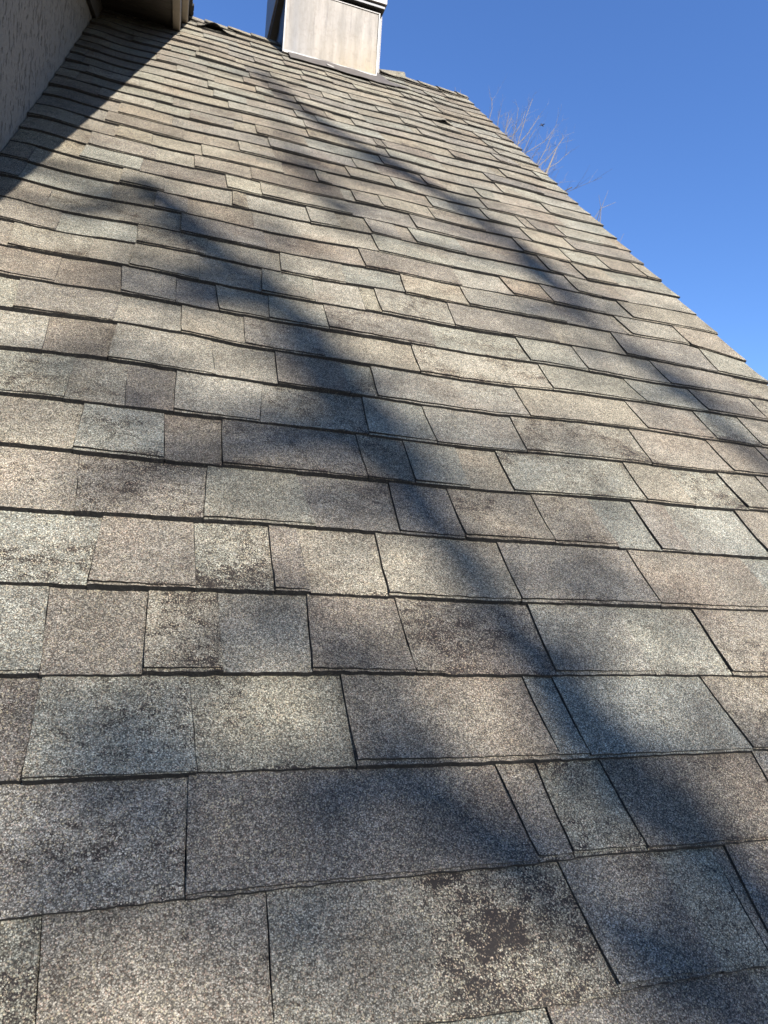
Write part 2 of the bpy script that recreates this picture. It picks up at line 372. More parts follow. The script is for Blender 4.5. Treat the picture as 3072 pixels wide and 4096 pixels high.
# ---------------------------------------------------------------- ground
g = mesh_obj('ground', [(-1500, -1500, 0), (1500, -1500, 0), (1500, 1500, 0), (-1500, 1500, 0)], [(0, 1, 2, 3)], M_GRASS)
tag(g, 'brownish winter lawn far below the roof', None, None, 'structure')

# ---------------------------------------------------------------- the house
house = bpy.data.objects.new('house', None)
link(house)
tag(house, 'stucco house with steep weathered taupe shingle roof and metal clad chimney', 'house')
U_L, U_R = -.49, 1.862
V_RIDGE = 37 * EXPO + V00
V_EAVE = V00 - 4 * EXPO - .015
y_r = V_RIDGE * C45

roof = MB()
def deckbox(v0, v1, n0, n1, u0, u1):
    vs = [P(u, v, n) for n in (n0, n1) for v in (v0, v1) for u in (u0, u1)]
    roof.add((vs, [(0, 2, 3, 1), (4, 5, 7, 6), (0, 1, 5, 4), (2, 6, 7, 3), (0, 4, 6, 2), (1, 3, 7, 5)]))
deckbox(V_EAVE, V_RIDGE - .006, -.05, -.006, U_L + .003, U_R - .014)
n0 = len(roof.v)
deckbox(V_EAVE, V_RIDGE - .006, -.05, -.006, U_L + .003, U_R - .014)
for i in range(n0, len(roof.v)):
    q = roof.v[i]; roof.v[i] = Vector((q.x, 2 * y_r - q.y + .004, q.z))
roof_o = roof.build('roof', M_DECK, house)

# body of the lower wing under the roof
b = MB().box(U_L + .01, U_R - .25, -.05, 2 * y_r + .05, 0, Z0 - .30)
b.build('lower_wall', M_SIDING, house)
gv = [(U_R - .25, -.05, Z0 - .30), (U_R - .25, 2 * y_r + .05, Z0 - .30), (U_R - .25, y_r, Z0 + y_r - .12)]
gv += [(x - .1, y, z) for x, y, z in gv]
mesh_obj('gable_wall', gv, [(0, 1, 2), (5, 4, 3), (0, 2, 5, 3), (1, 4, 5, 2), (0, 3, 4, 1)], M_SIDING, house)

# ---- surface relief of the whole slope: the swell over the step flashing along the stucco wall, slight sagging
def relief(u, v):
    h = .0050 * math.exp(-((u + .415 + .012 * math.sin(v * 3.1)) / .062) ** 2) * smooth(.9, 1.7, v)
    h -= .002 * math.exp(-((u + .25) / .07) ** 2) * smooth(.9, 1.7, v)
    h += .0016 * math.sin(u * 5.3 + v * 1.7) + .0014 * math.sin(u * 11 - v * 2.9 + 1)
    return h

def wob(k, a):
    r = random.Random(k * 77 + int(a * 10)); return [r.uniform(-1, 1) for _ in range(40)]
WOB = {k: wob(k, 1) for k in range(-6, 40)}
def course_v(k, u):
    base = V00 + k * EXPO
    if k in COURSE:
        t = (u + .55) / .1; i = int(min(max(t, 0), 23)); f = min(max(t - i, 0), 1)
        a = COURSE[k]; v = a[i] * (1 - f) + a[i + 1] * f
        if k >= 8:      # the swell is real relief, so take part of the traced wave out again near the wall
            v -= (.006 + .002 * (k - 8)) * smooth(-.30, -.46, u)
        return v
    if k > 12:
        base += .006 * smooth(-.33, -.47, u) - .004 + .5 * (1.844 - (V00 + 12 * EXPO)) * max(0, 1 - (k - 12) / 6)
    ww = WOB[k]; t = (u + .6) * 5; i = int(t); f = t - i; f = f * f * (3 - 2 * f)
    return base + .0032 * (ww[i % 40] * (1 - f) + ww[(i + 1) % 40] * f)

CLS = {'G': (.180, .173, .136), 'T': (.182, .167, .129), 'B': (.160, .144, .114), 'D': (.133, .119, .096)}
def tintof(c, r):
    q = CLS[c]; j = r.uniform(.90, 1.10); w_ = r.uniform(-.005, .006)
    return (q[0] * j + w_, q[1] * j, q[2] * j - w_)

def make_piece(k, ub0, ub1, ut0, ut1, typ, cls, r, wear=None):
    if isinstance(wear, tuple): wl, wr = wear; wear = wr
    else: wl = wr = None
    """one visible tab of a laminated shingle: returns verts, faces, mat idx, smooth flags, tint"""
    V = []; F = []; MI = []; SM = []; T = []
    col = tintof(cls, r)
    if wear is None: wear = r.choice([.0, .1, .2, .35, .45, .6, .75])
    near = k < 6
    du = .011 if near else (.022 if k < 14 else .05)
    nu = max(2, int(math.ceil((ub1 - ub0) / du)))
    lift = r.uniform(0, .0015) + (r.uniform(.001, .004) if r.random() < .12 else 0)
    cl, cr = r.uniform(0, .0015), r.uniform(0, .0015)
    voff = r.uniform(-.0012, .0012) if k < 12 else r.uniform(-.0032, .0032)
    jit = .0010 if k < 8 else .0016
    rowsS = (0, .05, .18, .40, .70, 1.0, 1.17)
    def slab(extra, setback, lo_extra, thick):
        rows = []
        for s in rowsS:
            row = []
            for i in range(nu + 1):
                a = i / nu
                ub = ub0 + (ub1 - ub0) * a; ut = ut0 + (ut1 - ut0) * a
                if 0 < i < nu: uu = ub + (ut - ub) * s
                else: uu = ub + (ut - ub) * s + r.uniform(-.0008, .0008)
                v0 = course_v(k, ub) + setback + voff; v1 = course_v(k + 1, ut)
                v = v0 + (v1 - v0) * s
                if s == 0: v += r.uniform(-jit, jit)
                h = (.0082 if k < 12 else .0060) * max(0, 1 - s) ** 1.25 + .0006
                h += (lift + cl * (1 - a) + cr * a) * max(0, 1 - s * 2.2) ** 1.5
                if s > 1: h -= .004
                row.append((uu, v, h + extra * (1 - .62 * a) + relief(uu, v)))
            rows.append(row)
        b0 = len(V)
        for s, row in zip(rowsS, rows):
            for i_, (uu, v, h) in enumerate(row):
                V.append(P(uu, v, h))
                wv = wear if wl is None else wl + (wr - wl) * smooth(.35, .62, i_ / nu)
                e = .55 * max(0, 1 - s / .06) if s < .06 else 0
                T.append(col + (min(1, wv + e * (.5 + wv)),))
        n = nu + 1
        for j in range(len(rows) - 1):
            for i in range(nu):
                F.append((b0 + j * n + i, b0 + j * n + i + 1, b0 + (j + 1) * n + i + 1, b0 + (j + 1) * n + i)); MI.append(0); SM.append(True)
        # butt edge and the two side edges, with their own vertices
        def strip(top, drop):
            b1 = len(V)
            for (uu, v, h) in top:
                V.append(P(uu, v, h)); T.append((.02, .02, .02, 0))
            for (uu, v, h) in top:
                V.append(P(uu, v + .0004, drop(uu, v, h))); T.append((.02, .02, .02, 0))
            m_ = len(top)
            for i in range(m_ - 1):
                F.append((b1 + i, b1 + m_ + i, b1 + m_ + i + 1, b1 + i + 1)); MI.append(1); SM.append(False)
        strip(rows[0], (lambda uu, v, h: h - thick) if thick else (lambda uu, v, h: relief(uu, v) + .0001))
        strip([rw[0] for rw in rows][::-1], lambda uu, v, h: h - (thick or .0055))
        strip([rw[-1] for rw in rows], lambda uu, v, h: h - (thick or .0055))
    slab(0, 0, 0, None)
    if typ == 'R':
        slab(.0042 if k < 12 else .0048, r.choice([.0015, .003, .0045, .006]), 0, .0044)
    return V, F, MI, SM, T

pieces = []
rr = random.Random(11)
WEARFIX = {(0, 2): (.15, 1.3), (3, 6): .85, (4, 0): .8, (4, 2): 1.0, (5, 0): .5, (5, 1): .85, (7, 7): .75, (6, 7): .85, (6, 9): .95, (10, 7): .8, (1, 3): .75, (1, 5): .85, (2, 0): .8, (0, 0): .95, (0, 1): .4, (7, 0): .8, (11, 7): .8, (12, 9): .8}
for k in range(-4, 37):
    if k in PIECES:
        se, ty = PIECES[k]; ty = ty.split()
        xs = [(None, None)] + list(se) + [(None, None)]
        # widen beyond the outermost measured seams with regular tabs
        b0 = xs[1][0]; edges = list(se); types = list(ty)
        while edges[0][0] > U_L + .33:
            wd = rr.uniform(.14, .30); edges.insert(0, (edges[0][0] - wd, edges[0][1] - wd)); types.insert(0, rr.choice('LR') + rr.choice('GTBD'))
        while edges[-1][0] < U_R - .33:
            wd = rr.uniform(.14, .30); edges.append((edges[-1][0] + wd, edges[-1][1] + wd)); types.append(rr.choice('LR') + rr.choice('GTBD'))
        off = len(edges) - len(se)
        nl = 0
        while edges[nl] != tuple(se[0]): nl += 1
    else:
        edges = []; types = []; x = U_L + rr.uniform(.05, .25); last = rr.choice('LR')
        lc = 'T'
        while x < U_R - .05:
            edges.append((x + rr.uniform(-.003, .003), x + rr.uniform(-.003, .003)))
            x += rr.choice([.05, .10, .13, .17, .2, .22, .26, .3, .34]) * rr.uniform(.85, 1.15)
        for _ in range(len(edges) + 1):
            last = ('L' if last == 'R' else 'R') if rr.random() < .75 else last
            lc = rr.choice('GGTTTBBBD' if k < 28 else 'GGTTTTBB')
            types.append(last + lc)
        nl = 0
    eb = rr.uniform(-.004, .007)
    E_ = [(U_L + .0035, U_L + .0035)] + [tuple(e) for e in edges] + [(U_R + eb, U_R + eb - .003)]
    for i, t in enumerate(types):
        (a0, a1), (b0, b1) = E_[i], E_[i + 1]
        if b0 - a0 < .004: continue
        r = random.Random(k * 1000 + i)
        wfix = WEARFIX.get((k, i - nl)) if k in PIECES else None
        gp = (.0011 if k < 14 else .0006) if (t[0] == 'R' or i % 3 == 0) else (.0006 if k < 9 else .0003)
        pieces.append((k, i, a0 + gp, b0 - .0003, a1 + gp * .7, b1 - .0003, t[0], t[1], r, wfix))

# the 300 tabs that show largest are objects of their own, the rest are one joined piece
Ci = cam.matrix_world.inverted()
def shown_area(p):
    k, i, a0, b0, a1, b1 = p[:6]
    q = []
    for (u, kk) in ((a0, k), (b0, k), (b1, k + 1), (a1, k + 1)):
        c = Ci @ P(u, course_v(kk, u), .004)
        if c.z > -.05: return 0
        q.append((min(max(c.x / -c.z * 693.5, -384), 384), min(max(c.y / -c.z * 693.5, -512), 512)))
    return abs(sum(q[j][0] * q[(j + 1) % 4][1] - q[(j + 1) % 4][0] * q[j][1] for j in range(4))) / 2
rank = sorted(range(len(pieces)), key=lambda j: -shown_area(pieces[j]))
single = set(j for j in rank[:300] if shown_area(pieces[j]) > 0)
JV, JF, JM, JS, JT = [], [], [], [], []
for j, p in enumerate(pieces):
    V, F, MI, SM, T = make_piece(p[0], p[2], p[3], p[4], p[5], p[6], p[7], p[8], p[9])
    if j in single:
        mesh_obj('shingle', V, F, [M_SH, M_EDGE], roof_o, MI, SM, T)
    else:
        b0 = len(JV); JV += V; JF += [tuple(x + b0 for x in f) for f in F]; JM += MI; JS += SM; JT += T
o = mesh_obj('small_shingles', JV, JF, [M_SH, M_EDGE], roof_o, JM, JS, JT)
tag(o, kind='stuff')
# back slope, one plain course sheet
bs = MB().add(([(U_L + .01, y_r + .02, y_r + Z0 - .012), (U_R, y_r + .02, y_r + Z0 - .012), (U_R, 2 * y_r, Z0 + .008), (U_L + .01, 2 * y_r, Z0 + .008)], [(0, 1, 2, 3)]))
o = bs.build('back_slope', M_SH, roof_o)
a = o.data.color_attributes.new('tint', 'FLOAT_COLOR', 'POINT')
a.data.foreach_set('color', [.27, .25, .21, .1] * 4)

# ---- ridge caps folded over the ridge
def ridge_cap(u0, u1, lift, wd, cls, r, tail=0.0, name='ridge_cap'):
    V = []; F = []; MI = []; SM = []; T = []
    col = tintof(cls, r)
    nu = 5
    prof = [-wd, -wd * .66, -.05, -.018, 0, .018, .05, wd * .66, wd]
    for side in (0, 1):          # top sheet, then under sheet
        for i in range(nu + 1):
            a = i / nu; u = u0 + (u1 - u0) * a
            for s in prof:
                d_ = abs(s)
                hh = lift * (1 - .75 * a) + .003 + tail * (1 - a) * smooth(.02, .13, d_)
                bend = .018 * math.exp(-(d_ / .022) ** 2)
                q = P(u, V_RIDGE - d_, hh - side * .0035)
                if s > 0: q = Vector((q.x, 2 * y_r - q.y, q.z))
                q.z -= bend * .5 - .004
                V.append(q); T.append(col + (.1,))
    n = len(prof); L = (nu + 1) * n
    for i in range(nu):
        for j in range(n - 1):
            a = i * n + j
            F.append((a, a + n, a + n + 1, a + 1)); MI.append(0); SM.append(True)
            F.append((L + a, L + a + 1, L + a + n + 1, L + a + n)); MI.append(1); SM.append(False)
    for j in range(n - 1):
        F.append((j, j + 1, L + j + 1, L + j)); MI.append(1); SM.append(False)
        a = nu * n + j
        F.append((a + 1, a, L + a, L + a + 1)); MI.append(1); SM.append(False)
    for i in range(nu):
        F.append((i * n, L + i * n, L + (i + 1) * n, (i + 1) * n)); MI.append(1); SM.append(False)
        a = i * n + n - 1
        F.append((a + n, L + a + n, L + a, a)); MI.append(1); SM.append(False)
    return mesh_obj(name, V, F, [M_SH, M_EDGE], roof_o, MI, SM, T)
u = U_L + .42
i = 0
while u < U_R - .02:
    r = random.Random(500 + i)
    if not (.50 < u + .07 < 1.10):
        L_ = .012 + r.uniform(-.002, .005)
        ridge_cap(u, min(u + .175, U_R + .012), L_, .125 + r.uniform(-.012, .012), r.choice('GTTB'), r, r.uniform(-.002, .004))
    u += .143; i += 1
r = random.Random(3)
o = ridge_cap(1.40, 1.20, .036, .13, 'G', r, -.022)
o['label'] = 'pale raised ridge cap right beside the chimney'

# ---- curled tab near the upper left end of the ridge
def curled(u0, u1, v0, v1, hgt, cls, seed, peak, lab):
    r = random.Random(seed); V = []; F = []; MI = []; SM = []; T = []
    col = tintof(cls, r); nu, nv = 12, 6
    for side in (0, 1):
        for j in range(nv + 1):
            for i in range(nu + 1):
                a = i / nu; s = j / nv
                h = .010 * (1 - s) + .006 + hgt * math.exp(-((a - peak) / .24) ** 2) * (1 - s) ** 1.4
                V.append(P(u0 + (u1 - u0) * a, v0 + (v1 - v0) * s + .02 * (h > .03), h - side * .0035)); T.append(col + (.15,))
    n = nu + 1; L = n * (nv + 1)
    for j in range(nv):
        for i in range(nu):
            a = j * n + i
            F.append((a, a + 1, a + n + 1, a + n)); MI.append(0); SM.append(True)
            F.append((L + a, L + a + n, L + a + n + 1, L + a + 1)); MI.append(1); SM.append(False)
    for i in range(nu):
        F.append((i, L + i, L + i + 1, i + 1)); MI.append(1); SM.append(False)
    for j in range(nv):
        F.append((j * n, (j + 1) * n, L + (j + 1) * n, L + j * n)); MI.append(1); SM.append(False)
        a = j * n + nu
        F.append((a, L + a, L + a + n, a + n)); MI.append(1); SM.append(False)
    o = mesh_obj('shingle', V, F, [M_SH, M_EDGE], roof_o, MI, SM, T)
    o['label'] = lab
curled(.03, .26, course_v(35, .1) - .005, course_v(36, .1) + .02, .034, 'T', 5, .42, 'curled up shingle tab near the top left end of the ridge')
curled(1.28, 1.45, course_v(29, 1.3) - .004, course_v(30, 1.3) + .01, .014, 'T', 9, .8, 'slightly lifted shingle tab high on the right of the slope')

# drip edge down the rake
mb = MB()
vs = [P(u_, v_, n_) for n_ in (-.11, -.012) for v_ in (V_EAVE, V_RIDGE - .02) for u_ in (U_R - .013, U_R - .004)]
mb.add((vs, [(0, 2, 3, 1), (4, 5, 7, 6), (0, 1, 5, 4), (2, 6, 7, 3), (0, 4, 6, 2), (1, 3, 7, 5)]))
mb.build('rake_board', M_FASCIA, house)

# ---------------------------------------------------------------- stucco wall and the rake overhang above it
SL = math.tan(math.radians(22.3))
YI = 4.865 * C45                     # where the fascia bottom meets the lower roof
def zf(y): return YI + Z0 + SL * (y - YI)
Y_END = .35
XW, XF = U_L, -.062
mb = MB()
wy0, wy1 = Y_END + .35, 5.6
vs = []
for x in (XW - 2.6, XW):
    vs += [(x, wy0, 0), (x, wy1, 0), (x, wy1, zf(wy1) + .02), (x, wy0, zf(wy0) + .02)]
mb.add((vs, [(0, 1, 2, 3), (7, 6, 5, 4), (0, 4, 5, 1), (1, 5, 6, 2), (2, 6, 7, 3), (3, 7, 4, 0)]))
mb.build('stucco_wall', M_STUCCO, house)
def along(x0, x1, ya, yb, h0, h1, plumb=False):
    vs = []
    for h in (h0, h1):
        for y in (ya, yb):
            for x in (x0, x1): vs.append((x, y, zf(y) + h))
    return vs, [(0, 2, 3, 1), (4, 5, 7, 6), (0, 1, 5, 4), (2, 6, 7, 3), (0, 4, 6, 2), (1, 3, 7, 5)]
y1 = 5.2
MB().add(along(XW + .001, XW + .022, wy0, y1, -.125, .012)).build('frieze_board', M_SOFFIT, house, .002)
MB().add(along(XF - .040, XF, Y_END, y1, 0, .135)).build('fascia_board', M_FASCIA, house, .003)
MB().add(along(XF + .001, XF + .037, Y_END, y1, .120, .205)).build('fascia_trim', M_FASCIA, house, .004)
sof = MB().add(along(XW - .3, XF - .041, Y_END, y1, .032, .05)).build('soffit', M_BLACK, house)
y = Y_END + .002
first = None
while y < 4.1:
    if first is None:
        first = MB().add(along(XW + .023, XF - .042, y, y + .096, .014, .031)).build('soffit_board', M_SOFFIT, sof, .003)
        fy = y
    else:
        c_ = first.copy(); link(c_, sof); c_.location = (0, y - fy, SL * (y - fy))
    y += .1
up = MB().add(along(XW - 2.8, XF + .038, Y_END - .03, y1, .206, .222)).build('upper_roof', M_DECK, house)
# edge of the upper roof shingles, seen from below: rough overlapping butts
ye = Y_END - .05; rk = 0
while ye < 4.3:
    r = random.Random(900 + rk)
    V = []; F = []
    xo = XF + .062 + r.uniform(-.006, .006)
    pts = 10
    for lay, hh in enumerate((.2225, .2225 + .011 + r.uniform(0, .004))):
        for i in range(pts + 1):
            yy = ye + .16 * i / pts
            for x in (XW - 2.8, xo + r.uniform(-.002, .002)):
                V.append((x, yy, zf(yy) + hh - .008 * (i / pts) + .006))
    n = 2; L = (pts + 1) * 2
    for i in range(pts):
        a = 2 * i
        F += [(a + L, a + L + 1, a + L + 3, a + L + 2), (a, a + 2, a + 3, a + 1), (a + 1, a + 3, a + L + 3, a + L + 1)]
    F += [(0, 1, L + 1, L)]
    o = mesh_obj('shingle', V, F, [M_SH, M_EDGE], up, [0, 1, 1] * pts + [1], None, [tintof('D', r) + (.3,)] * len(V))
    ye += .143; rk += 1

# ---------------------------------------------------------------- chimney
CH = bpy.data.objects.new('chimney', None); link(CH, house)
CH['label'] = 'metal clad chimney box straddling the ridge'
cx0, cx1 = .545, 1.170
yf = 3.610                     # front face of the dark shaft
zb = 3.60 + Z0
zt = zb + 1.35
MB().box(cx0 + .012, cx1, yf + .002, yf + .60, zb - .25, zt).build('shaft', M_BLACK, CH)
# front pan standing proud of the shaft
px0, px1 = .536, 1.143
pz0, pz1 = 3.582 + Z0, 4.010 + Z0
yp = yf - .030
def pan(x0, x1, z0_, z1_, yy, th, name, mat):
    nx, nz = 10, 8; V = []; F = []
    for j in range(nz + 1):
        for i in range(nx + 1):
            a, b_ = i / nx, j / nz
            V.append((x0 + (x1 - x0) * a, yy + .0018 * math.sin(a * 5 + b_ * 3) + .0012 * math.sin(b_ * 9 - a * 4), z0_ + (z1_ - z0_) * b_))
    for j in range(nz):
        for i in range(nx):
            q = j * (nx + 1) + i; F.append((q, q + 1, q + nx + 2, q + nx + 1))
    m = MB(); m.v = V; m.f = F
    m.box(x0 + .001, x1 - .001, yy + .003, yy + th, z0_ + .001, z1_ - .001)
    return m.build(name, mat, CH, sm=False)
pan(px0 + .008, px1 - .008, pz0 + .012, pz1 - .006, yp - .016, .014, 'front_panel', M_PANEL)
MB().box(px0, px0 + .0078, yp - .022, yp, pz0, pz1).build('panel_rim', M_RIM, CH, .001)
MB().box(px1 - .0078, px1, yp - .022, yp, pz0, pz1).build('panel_rim', M_RIM, CH, .001)
MB().box(px0 + .008, px1 - .008, yp - .026, yp, pz0 - .004, pz0 + .0118).build('panel_rim', M_RIM, CH, .001)
MB().box(px0 + .008, px1 - .008, yp - .021, yp, pz1 - .0058, pz1).build('panel_rim', M_RIM, CH, .001)
# upper shroud, a wider box whose lower edge hangs over the shaft
MB().box(.498, 1.176, yf - .085, yf + .66, 4.052 + Z0, zt + .05).build('shroud', M_SHROUD, CH, .003)
MB().box(.510, 1.166, yf - .072, yf + .64, 4.030 + Z0, 4.051 + Z0).build('shroud_shade_slab', M_BLACK, CH)  # near-black slab, its colour stands in for the shade under the shroud
MB().box(cx1 - .002, cx1 + .0005, yf - .0005, yf + .0015, 3.62 + Z0, 4.029 + Z0).build('corner_bead', M_SHROUD, CH)
# left side: recessed sheet, frame strips and the flared foot at the back
MB().box(cx0 + .002, cx0 + .010, yf + .001, yf + .26, zb - .18, zt).build('side_panel', M_DKBLUE, CH)
MB().box(cx0 - .004, cx0 + .0015, yf + .012, yf + .05, zb - .1, zt).build('side_frame', M_DKBLUE, CH, .001)
m = MB()
vs = []
yb_ = yf + .60
for (zz, xx, w_) in ((y_r + Z0 - .45, .476, .03), (y_r + Z0 + .03, .500, .03), (y_r + Z0 + .17, .540, .025), (zt, .545, .025)):
    vs += [(xx, yb_ - w_, zz), (xx + .004, yb_ - w_, zz), (xx + .004, yb_, zz), (xx, yb_, zz)]
fs = []
for i in range(3):
    for q in range(4): fs.append((4 * i + q, 4 * i + (q + 1) % 4, 4 * i + 4 + (q + 1) % 4, 4 * i + 4 + q))
m.add((vs, fs)); m.build('corner_strip', M_DKBLUE, CH)
m = MB().tube([(.545, yf + .56, y_r + Z0 + .26), (.543, yf + .30, zb + .60)], [.011, .011], 4); m.build('side_brace', M_DKBLUE, CH)
# flashing apron on the roof under the front pan
V = []
r = random.Random(4)
N_ = 24
for j, (va, ha) in enumerate(((5.135, .028), (5.02, .020), (4.935, .0165))):
    for i in range(N_ + 1):
        a = i / N_; u = (.565, .572, .577)[j] + a * (1.17 + .04 * j - .57)
        V.append(P(u, va - .035 * a * (j == 2) + (r.uniform(-.002, .002) if j == 2 else 0), ha + relief(u, va) + .0012 * math.sin(a * 21)))
F = [(j * (N_ + 1) + i, j * (N_ + 1) + i + N_ + 1, j * (N_ + 1) + i + N_ + 2, j * (N_ + 1) + i + 1) for j in range(2) for i in range(N_)]
F = [tuple(reversed(f)) for f in F]
o = mesh_obj('flashing', V, F, M_FLASH, CH); md = o.modifiers.new('solid', 'SOLIDIFY'); md.thickness = .002; md.offset = -1
V = [P(1.172, 5.01, .022), P(1.33, 4.985, .020), P(1.345, 4.955, .019), P(1.20, 4.925, .018), P(1.172, 4.93, .018)]
o = mesh_obj('flashing', V, [(4, 3, 2, 1, 0)], M_FLASH, CH); md = o.modifiers.new('solid', 'SOLIDIFY'); md.thickness = .002; md.offset = -1
o = MB().box(0, .05, -.012, .012, 0, .006).build('sealant_bead', M_RIM, CH, .003)
o.location = P(.80, 4.955, .024); o.rotation_euler = (math.pi / 4, 0, .2)

# ---------------------------------------------------------------- trees
def twigs(mb, p0, p1, n, ln, rad, rnd, depth=1, up=Vector((0, 0, .5))):
    p0, p1 = Vector(p0), Vector(p1); d_ = (p1 - p0)
    if d_.length < 1e-4: return
    dn = d_.normalized()
    for _ in range(n):
        t = rnd.random(); s = p0 + d_ * t
        side = Vector((rnd.gauss(0, 1), rnd.gauss(0, 1), rnd.gauss(0, 1))); side -= dn * side.dot(dn); side.normalize()
        dirv = (dn * rnd.uniform(.5, 1.1) + side * rnd.uniform(.35, .9) + up * rnd.uniform(0, .8)).normalized()
        L_ = ln * rnd.uniform(.5, 1.2)
        bend = Vector((rnd.gauss(0, 1), rnd.gauss(0, 1), rnd.uniform(0, 1.4))) * L_ * .09
        m_ = s + dirv * L_ * .5 + bend; e = s + dirv * L_ + bend * 1.5
        mb.tube([s, m_, e], [rad, rad * .75, rad * .4], 4)
        if depth > 0:
            twigs(mb, s, m_, 1 + (rnd.random() < .4), ln * .55, rad * .6, rnd, depth - 1, up)
            twigs(mb, m_, e, 1 + (rnd.random() < .6), ln * .5, rad * .55, rnd, depth - 1, up)

def far_tree(name, base, fork, keys, label, seed, r0=.11, fine=True, extra=0):
    rnd = random.Random(seed)
    root = bpy.data.objects.new(name, None); link(root); root.location = base
    B = Vector(base)
    tag(root, label, 'tree', 'bare trees behind the roof')
    fork = Vector(fork); tr = MB()
    tr.tube([(0, 0, -.1), (.04, .02, fork.z * .35), (fork - B) * .75, fork - B], [r0 * 1.35, r0, r0 * .8, r0 * .6], 10)
    tr.build('trunk', M_BARK, root, sm=True)
    cr = MB()
    for k in keys:
        pts = [Vector(p) + Vector((0, 0, Z0)) for p in FAR[k]]
        s = pts[0]
        mid = fork.lerp(s, .55) + Vector((rnd.uniform(-.2, .2), rnd.uniform(-.2, .2), -.15))
        full = [fork, mid] + pts
        big = .008 if len(pts) > 2 else .006
        if k in ('A', 'B', 'E'): big = .0105
        rad = [r0 * .45, max(big * 1.8, r0 * .25)] + [big * (1 - .55 * i / max(1, len(pts) - 1)) for i in range(len(pts))]
        cr.tube([q - B for q in full], rad, 6)
        for i in range(len(pts) - 1):
            twigs(cr, pts[i] - B, pts[i + 1] - B, 2 if fine else 0, .36 if fine else .2, .0023, rnd, 1 if fine else 0)
        twigs(cr, mid - B, s - B, 4 if fine else 0, .5, .005, rnd, 1)
    for _ in range(extra):
        a = rnd.uniform(0, 2 * math.pi); e = fork + Vector((math.cos(a) * rnd.uniform(.5, 1.6), math.sin(a) * rnd.uniform(.5, 1.6), rnd.uniform(.2, 1.1)))
        cr.tube([fork - B, fork.lerp(e, .5) - B + Vector((0, 0, .1)), e - B], [r0 * .4, .02, .01], 5)
        twigs(cr, fork.lerp(e, .4) - B, e - B, 6, .7, .005, rnd, 1)
    cr.build('crown', M_BARK, root)

far_tree('bare_tree', (7.1, 13.1, 0), (7.1, 13.0, 7.9 + Z0), ['A', 'B', 'C', 'D', 'E', 'E2', 'F', 'G', 'H', 'I', 'J', 'K', 'L', 'Mm', 'N'],
         'bare tree whose fan of pale branches rises above the right edge of the roof', 21, .13, True, 5)
far_tree('bare_tree', (9.5, 13.2, 0), (9.4, 13.1, 6.6 + Z0), ['R1', 'R2', 'R3', 'R4', 'T1'],
         'bare tree showing only a forked twig tip lower down the right roof edge', 22, .09, False, 0)
far_tree('bare_tree', (5.8, 12.8, 0), (5.8, 12.8, 9.0 + Z0), ['S1', 'S2', 'S3'],
         'bare tree showing only tiny twig tips at the upper right end of the ridge', 23, .09, False, 0)

# the tree that stands in front of the house and shades the slope
def to_limb(uv, dist): return P(uv[0], uv[1], .01) + SUN * dist
root = bpy.data.objects.new('shade_tree', None); link(root); root.location = (6.1, -12.6, 0)
tag(root, 'tall bare tree out of frame casting soft branch shadows on the roof', 'tree')
B = Vector(root.location)
rnd = random.Random(5)
crown = MB()
R_ = {'main': (.052, .052), 'second': (.036, .052), 'left': (.034, .040), 'third': (.022, .022), 'low1': (.030, .034), 'low2': (.026, .024),
      'low3': (.036, .036), 'low4': (.05, .052), 'mid1': (.045, .04), 'mid2': (.03, .026), 'b1': (.020, .020), 'b2': (.026, .028)}
D_ = {'main': 14.4, 'second': 16.5, 'left': 14.2, 'third': 14.5, 'low1': 14.8, 'low2': 15.2, 'low3': 14.6, 'low4': 14.2, 'mid1': 14.3, 'mid2': 14.5, 'b1': 14.8, 'b2': 14.8}
fork = Vector((5.6, -11.4, 8.2))
LIMBS = {}
JOIN = {'left': 'main', 'third': 'second', 'mid1': 'main', 'mid2': 'main', 'low1': 'main', 'low2': 'low1', 'low3': 'low1', 'b1': 'low1', 'b2': 'low3'}
for k, pts in SHADE.items():
    q = [to_limb(p, D_[k] + .25 * math.sin(i * .7 + len(k))) for i, p in enumerate(pts)]
    a, b_ = R_[k]
    rad = [a + (b_ - a) * i / (len(q) - 1) for i in range(len(q))]
    if k == 'main': rad = [.060 * x for x in (.9, 1.2, 1.3, 1.1, .9, 1.1, 1.6, 1.8, 1.5, 1.0, .9, .85, 1.0, 1.3, 1.5, 1.5, 1.3)]
    if k == 'second': rad = [x * (1.5 if 1 < i < 5 or 6 < i < 9 else .95) for i, x in enumerate(rad)]
    if k != 'main': rad = [x * (1 + .38 * math.sin(i * 1.75 + len(k))) for i, x in enumerate(rad)]
    LIMBS[k] = q
    if k in JOIN:
        host = LIMBS[JOIN[k]]; m_ = min(host, key=lambda h_: (h_ - q[-1]).length + (.4 if h_.z > q[-1].z + 1 else 0))
        crown.tube([x - B for x in q + [q[-1].lerp(m_, .5), m_]], rad + [b_, b_], 8)
        for i in range(len(q) - 1):
            twigs(crown, q[i] - B, q[i + 1] - B, 1, .6, .013, rnd, 1)
        continue
    # carry on from the shading stretch back to the fork of the tree
    e = q[-1]; far = e + (e - q[-2]).normalized() * .5
    tail = [far, far.lerp(fork, .5) + Vector((.15, -.1, .2)), fork]
    crown.tube([x - B for x in q + tail], rad + [b_ * 1.0, b_ * 1.2, b_ * 1.6], 8)
    for i in range(len(q) - 1):
        if k in ('second', 'third'):
            twigs(crown, q[i] - B, q[i + 1] - B, 1, .55, .014, rnd, 1)
        else:
            twigs(crown, q[i] - B, q[i + 1] - B, 2, .6, .016, rnd, 1)
